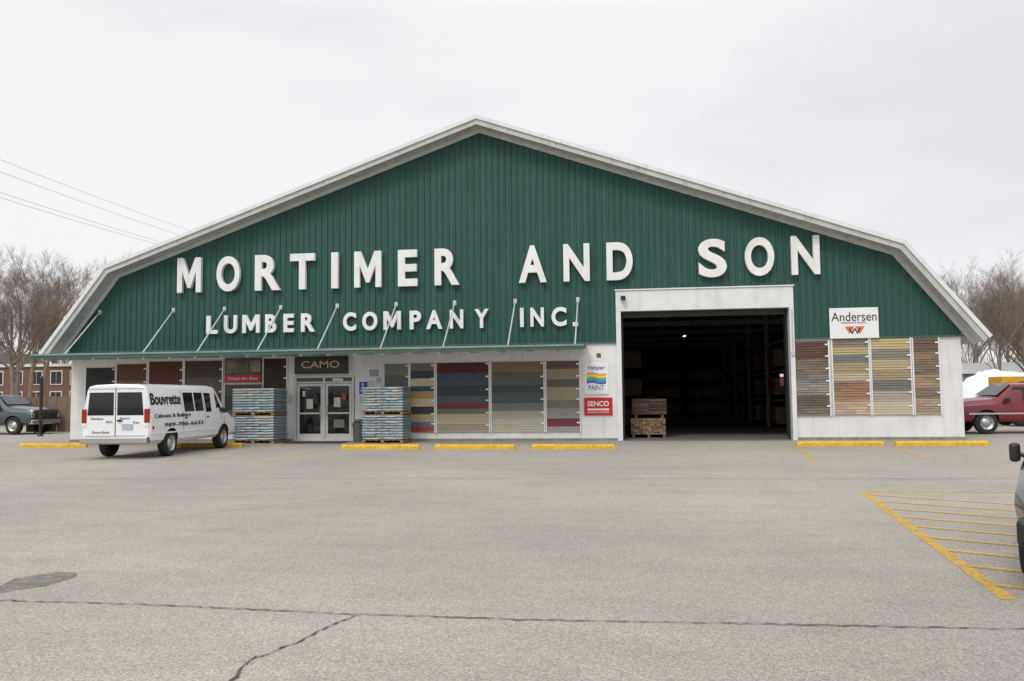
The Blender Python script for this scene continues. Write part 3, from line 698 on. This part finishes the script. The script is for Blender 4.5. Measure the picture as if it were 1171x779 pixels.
p2=vehicle('pickup_truck',(22.9,4.9,.004),R(180+6),pst,M_rpaint,(1.1,4.65),.42,pw,(3.57,4.15),mirror=(3.9,1.2)); seams(p2,pst,(2.12,2.99,4.12),.5,1.18)
box('side_trim',.2,5.3,.984,.992,.72,.78,M_chrome,p2);box('cab_rack',2.4,2.5,-.7,.7,1.885,1.93,M_black,p2)
sst=[(0,.42,1.0,1.55,.86,.62),(.12,.40,1.02,1.70,.92,.68),(2.9,.40,1.02,1.72,.93,.70),(3.1,.40,1.02,1.68,.93,.70),(3.75,.40,.98,1.14,.93,.80),(4.6,.40,.88,1.0,.90,.78),(4.82,.42,.78,.9,.80,.70)]
sw=[[(.35,1.1),(1.2,1.1),(1.2,1.55),(.45,1.55)],[(1.28,1.1),(2.15,1.1),(2.15,1.55),(1.28,1.55)],[(2.22,1.1),(3.45,1.1),(3.05,1.55),(2.22,1.55)]]
M_bpaint=mat('black_paint',(0.012,0.012,0.014,1),.22,var=.05,coat=.8)
hd=R(270-28.5)
dv=Vector((math.cos(hd),math.sin(hd))); rt=Vector((dv.y,-dv.x))
fw=Vector((8.80,-21.15))
org=fw-dv*3.95-rt*.93
suv=vehicle('suv',(org.x,org.y,.004),hd,sst,M_bpaint,(.85,3.95),.35,sw,(3.12,3.7),bump=M_black,mirror=(3.25,1.0),mw=.09)
seams(suv,sst,(1.24,2.18,3.5),.45,1.05)

# ------------------------------------------------------------ background
e=empty('tarp_covered_pile',(25.2,16.5,0))
V=[];F=[];nx,ny=30,12; rn=random.Random(5)
for i in range(nx+1):
    for j in range(ny+1):
        u=i/nx;v=j/ny; w=(math.sin(math.pi*u)**.45)*(math.sin(math.pi*v)**.5)
        V.append(((u-.5)*7.2,(v-.5)*3,w*(2.75+.3*math.sin(u*9)+rn.uniform(-.09,.09))))
for i in range(nx):
    for j in range(ny): a_=i*(ny+1)+j; F.append((a_,a_+ny+1,a_+ny+2,a_+1))
mesh('tarp',V,F,mat('white_tarp',(.72,.73,.75,1),.5,var=.15,scale=2,bump=.6,bscale=4),e,60)
e=empty('wheel_loader',(23.6,11.0,0))
M_cy=mat('machine_yellow',lin(205,150,30),.5,var=.15)
a=Acc();a.box(-1.6,1.6,-.8,.8,.7,1.8);a.box(-1.8,-.2,-.7,.7,1.8,2.2);a.obj('chassis',M_cy,e)
box('cab',.0,1.3,-.7,.7,1.82,2.25,M_glass,e,.03); box('cab_roof',-.08,1.38,-.78,.78,2.253,2.38,M_cy,e,.03)
mesh('bucket',[(-3,-1.1,.3),(-3,1.1,.3),(-2.6,-1.1,1.2),(-2.6,1.1,1.2),(-2.2,-1.1,.2),(-2.2,1.1,.2)],[(0,1,3,2),(2,3,5,4),(0,4,5,1),(0,2,4),(1,5,3)],M_cy,e)
a=Acc();a.tube((-2.4,-.5,.7),(0,-.5,1.4),.09,.09,6);a.tube((-2.4,.5,.7),(0,.5,1.4),.09,.09,6);a.obj('lift_arms',M_cy,e)
for x in(-1.1,1.1):
    for sg in(-1,1): wheel(e,x,sg*.85,.6,.4,sg,'wheel')

e=empty('brick_building',(-74,62,0),R(4))
M_brick=mat('red_brick',lin(124,92,78),.9,var=.2,scale=2)
box('walls',-14,15,0,10,0,5.6,M_brick,e)
box('parapet',-14.2,15.2,-.2,10.2,5.6,5.95,M_trim,e)
a=Acc();g=Acc()
for fl in (1.0,3.5):
    for k in range(11):
        x=-12.6+k*2.5; a.box(x-.12,x+1.42,-.08,-.004,fl-.12,fl+1.62); g.box(x,x+.62,-.1,-.082,fl,fl+1.5); g.box(x+.68,x+1.3,-.1,-.082,fl,fl+1.5)
a.obj('window_frames',M_trim,e);g.obj('window_glass',M_glass,e)
e=empty('clapboard_house',(-92,84,0),R(-8))
box('walls',-6,6,0,9,0,5.5,mat('house_siding',lin(150,140,128),.8,var=.1),e)
mesh('gable_roof',[(-6.6,-.6,5.4),(6.6,-.6,5.4),(6.6,9.6,5.4),(-6.6,9.6,5.4),(0,-.6,9),(0,9.6,9)],[(0,1,4),(1,2,5,4),(2,3,5),(3,0,4,5),(0,3,2,1)],mat('shingle_roof',lin(84,78,74),.9,var=.2),e)
for x in(-4,-.7,2.8):
    for z in(.9,3.4): box('window',x,x+1.2,-.06,-.004,z,z+1.4,M_glass,e)
e=empty('yard_fence',(0,0,0))
a=Acc()
for i in range(14):
    x=-16.6-i*0.55; a.box(x-.25,x+.27,8.0,8.03,0.05,1.75+.02*(i%3))
a.obj('boards',mat('weathered_fence_boards',lin(122,104,86),.9,var=.25,scale=3,stretch=(3,1,.3)),e)
a=Acc()
for i in range(4): a.box(-16.4-i*2.4,-16.3-i*2.4,8.04,8.14,0,1.9)
a.box(-24.0,-16.3,8.035,8.075,.4,.48);a.box(-24.0,-16.3,8.035,8.075,1.4,1.48);a.obj('posts_and_rails',M_wood,e)
e=empty('steel_post',(-20.6,4.6,0)); a=Acc();a.tube((0,0,0),(0,0,2.6),.07,.07,10,cap=True);a.tube((0,0,2.6),(0,0,2.68),.09,.05,10,cap=True);a.tube((0,0,0),(0,0,.12),.15,.1,10);a.obj('post',M_black,e)
e=empty('storage_shed',(48,70,0)); box('walls',-12,14,0,12,0,3.4,mat('shed_metal',lin(150,146,138),.7,var=.1),e)
mesh('shed_roof',[(-12.4,-.4,3.4),(14.4,-.4,3.4),(14.4,12.4,3.4),(-12.4,12.4,3.4),(-12.4,6,4.8),(14.4,6,4.8)],[(0,1,5,4),(2,3,4,5),(0,4,3),(1,2,5)],M_roof,e)
box('shed_door',-4,0,-.05,-.004,0,2.9,M_trim,e)

def pole(x,y,h):
    e=empty('utility_pole',(x,y,0)); a=Acc(); a.tube((0,0,0),(0,0,h+.8),.16,.11,10,cap=True)
    for dz in (0,-.9,-1.5): a.box(-.5,.5,-.06,.06,h+dz-.05,h+dz+.05)
    for q in(-.4,.4): a.tube((q,0,h+.05),(q,0,h+.2),.035,.03,6,cap=True)
    a.obj('pole',M_wood,e)
pole(-15.9,-15,10.2);pole(-27.4,40,14.6)
for i,(dx,za,zb_) in enumerate([(-.4,10.4,14.8),(.4,9.6,14.0),(-.2,9.0,13.4),(.2,8.65,13.1)]):
    a=Acc(); p0=Vector((-15.9+dx,-15,za));p1=Vector((-27.4+dx,40,zb_)); prev=None
    for k in range(31):
        t=k/30;p=p0.lerp(p1,t);p.z-=1.6*t*(1-t)
        if prev is not None:a.tube(prev,p,.008,.008,5)
        prev=p
    a.obj('power_line',M_wire)

def tree_mesh(seed,h,levels=5,spread=.55,name='t'):
    rnd=random.Random(seed); A=Acc()
    def grow(p,d,l,r,lev):
        n=4 if lev<2 else 2; pos=p.copy(); dr=d.copy(); pts=[(pos.copy(),r)]
        for i in range(n):
            dr=(dr+Vector((rnd.gauss(0,.10),rnd.gauss(0,.10),rnd.uniform(-.01,.07)))*(1 if lev else .5)).normalized()
            pos=pos+dr*(l/n); pts.append((pos.copy(),r*(1-.62*(i+1)/n)))
        for (a_,ra),(b_,rb) in zip(pts[:-1],pts[1:]): A.tube(a_,b_,ra,rb,6 if lev<2 else 3)
        if lev>=levels: return
        nc=[9,6,5,5,4][lev]
        for k in range(nc):
            t=rnd.uniform(.3 if lev==0 else .2,1.0); f=t*n; i=min(n-1,int(f)); q=pts[i][0].lerp(pts[i+1][0],f-i); rr=pts[i][1]+(pts[i+1][1]-pts[i][1])*(f-i)
            ax=Vector((rnd.gauss(0,1),rnd.gauss(0,1),rnd.gauss(0,1))); s=dr.cross(ax).normalized()
            nd=(dr*rnd.uniform(.7,1.1)+s*rnd.uniform(.5,1.0)*spread*1.5+Vector((0,0,.22))).normalized()
            grow(q,nd,l*rnd.uniform(.42,.66)*(1 if lev else 1-.35*t+.1),max(.006,rr*rnd.uniform(.45,.65)),lev+1)
    grow(Vector((0,0,0)),Vector((0,0,1)),h*.72,h*.016,0)
    me=bpy.data.meshes.new(name); me.from_pydata([tuple(v) for v in A.v],[],A.f); me.materials.append(M_bark)
    for p in me.polygons:p.use_smooth=True
    return me
TM=[tree_mesh(11,12),tree_mesh(23,12,spread=.45),tree_mesh(37,12,spread=.6)]
def tree(i,x,y,s,rz,name='bare_tree',parent=None,sz=1):
    o=bpy.data.objects.new(name,TM[i%3]);COL.objects.link(o);o.location=(x,y,0);o.scale=(s,s,s*sz);o.rotation_euler=(0,0,rz);o.parent=parent
rt_=random.Random(9)
for k,(x,y,s) in enumerate([(-45,33,1.05),(-40,36,.85),(-52,42,1.3),(-57,50,1.3),(-62,58,1.45),(-36,40,.8)]):
    tree(k,x,y,s,k*1.7)
for k,(x,y,s) in enumerate([(33,38,.85),(37,42,.95),(41,50,1.1),(36,56,1.0),(45,58,1.15)]):
    tree(k+1,x,y,s,k*2.1+1,sz=.95)
D=empty('distant_tree_line')
for k in range(46):
    x=-150+k*4.0+rt_.uniform(-1.5,1.5)
    if -52<x<20: continue
    tree(k,x,105+rt_.uniform(-12,14),rt_.uniform(1.2,1.7),rt_.uniform(0,6),'distant_tree',D)
for k in range(20):
    x=38+k*3.0+rt_.uniform(-1,1); tree(k,x,84+rt_.uniform(-10,22),rt_.uniform(1.05,1.45),rt_.uniform(0,6),'distant_tree',D)
V=[];F=[];rb=random.Random(4)
for k in range(9000):
    x=rb.uniform(-160,150)
    if -60<x<25: continue
    y=rb.uniform(96,125); h=abs(rb.gauss(0,1.6))+.5; w=rb.uniform(.03,.09); dx=rb.gauss(0,.7); n=len(V)
    V+=[(x-w,y,0),(x+w,y,0),(x+dx+w*.3,y,h*2.0),(x+dx-w*.3,y,h*2.0)];F.append((n,n+1,n+2,n+3))
mesh('distant_brush',V,F,M_bark)

# ------------------------------------------------------------ world, sun, camera
SE,SA=R(48),R(200)
w=bpy.data.worlds.new('World');S.world=w;w.use_nodes=True;nt=w.node_tree;L=nt.links
bg=nt.nodes['Background'];bg.inputs[1].default_value=0.1
sky=nt.nodes.new('ShaderNodeTexSky');sky.sky_type='NISHITA';sky.sun_disc=False;sky.sun_elevation=SE;sky.sun_rotation=SA
tc=nt.nodes.new('ShaderNodeTexCoord')
mp=nt.nodes.new('ShaderNodeMapping');mp.inputs['Scale'].default_value=(1,1,3.0);mp.inputs['Location'].default_value=(.35,.2,0);L.new(tc.outputs['Generated'],mp.inputs[0])
n=nt.nodes.new('ShaderNodeTexNoise');n.inputs['Scale'].default_value=1.7;n.inputs['Detail'].default_value=5;n.inputs['Roughness'].default_value=.5;L.new(mp.outputs[0],n.inputs['Vector'])
sx=nt.nodes.new('ShaderNodeSeparateXYZ');L.new(tc.outputs['Generated'],sx.inputs[0])
ad=nt.nodes.new('ShaderNodeMath');ad.operation='MULTIPLY_ADD';L.new(sx.outputs[0],ad.inputs[0]);ad.inputs[1].default_value=-.14;L.new(n.outputs[0],ad.inputs[2])
cr=nt.nodes.new('ShaderNodeValToRGB');cr.color_ramp.elements[0].position=.32;cr.color_ramp.elements[0].color=(.77,.775,.80,1);cr.color_ramp.elements[1].position=.56;cr.color_ramp.elements[1].color=(.91,.91,.92,1)
L.new(ad.outputs[0],cr.inputs[0])
mr=nt.nodes.new('ShaderNodeMapRange');mr.inputs[1].default_value=.42;mr.inputs[2].default_value=1;mr.inputs[3].default_value=10.4;mr.inputs[4].default_value=22
L.new(sx.outputs[2],mr.inputs[0])
sc=nt.nodes.new('ShaderNodeVectorMath');sc.operation='SCALE';L.new(cr.outputs[0],sc.inputs[0]);L.new(mr.outputs[0],sc.inputs['Scale'])
mx=nt.nodes.new('ShaderNodeMix');mx.data_type='RGBA';mx.inputs[0].default_value=.95;L.new(sky.outputs[0],mx.inputs[6]);L.new(sc.outputs[0],mx.inputs[7])
L.new(mx.outputs[2],bg.inputs[0])
sl=bpy.data.lights.new('sun','SUN');sl.energy=1.4;sl.angle=R(16);sl.color=(1,.965,.91)
so=bpy.data.objects.new('sun',sl);COL.objects.link(so)
dirv=Vector((math.sin(SA)*math.cos(SE),math.cos(SA)*math.cos(SE),math.sin(SE)))
so.rotation_euler=dirv.to_track_quat('Z','Y').to_euler()

cam=bpy.data.cameras.new('camera');co=bpy.data.objects.new('camera',cam);COL.objects.link(co)
cam.sensor_width=36;cam.lens=36*945/1171;cam.clip_end=2000;cam.clip_start=.05
M=Matrix.Rotation(R(8),3,'Z')@Matrix.Rotation(R(93.72),3,'X')@Matrix.Rotation(R(-.61),3,'Z')
co.matrix_world=Matrix.Translation((5.4,-29.1,1.65))@M.to_4x4()
S.camera=co
S.view_settings.view_transform='Standard';S.view_settings.look='None';S.view_settings.exposure=0
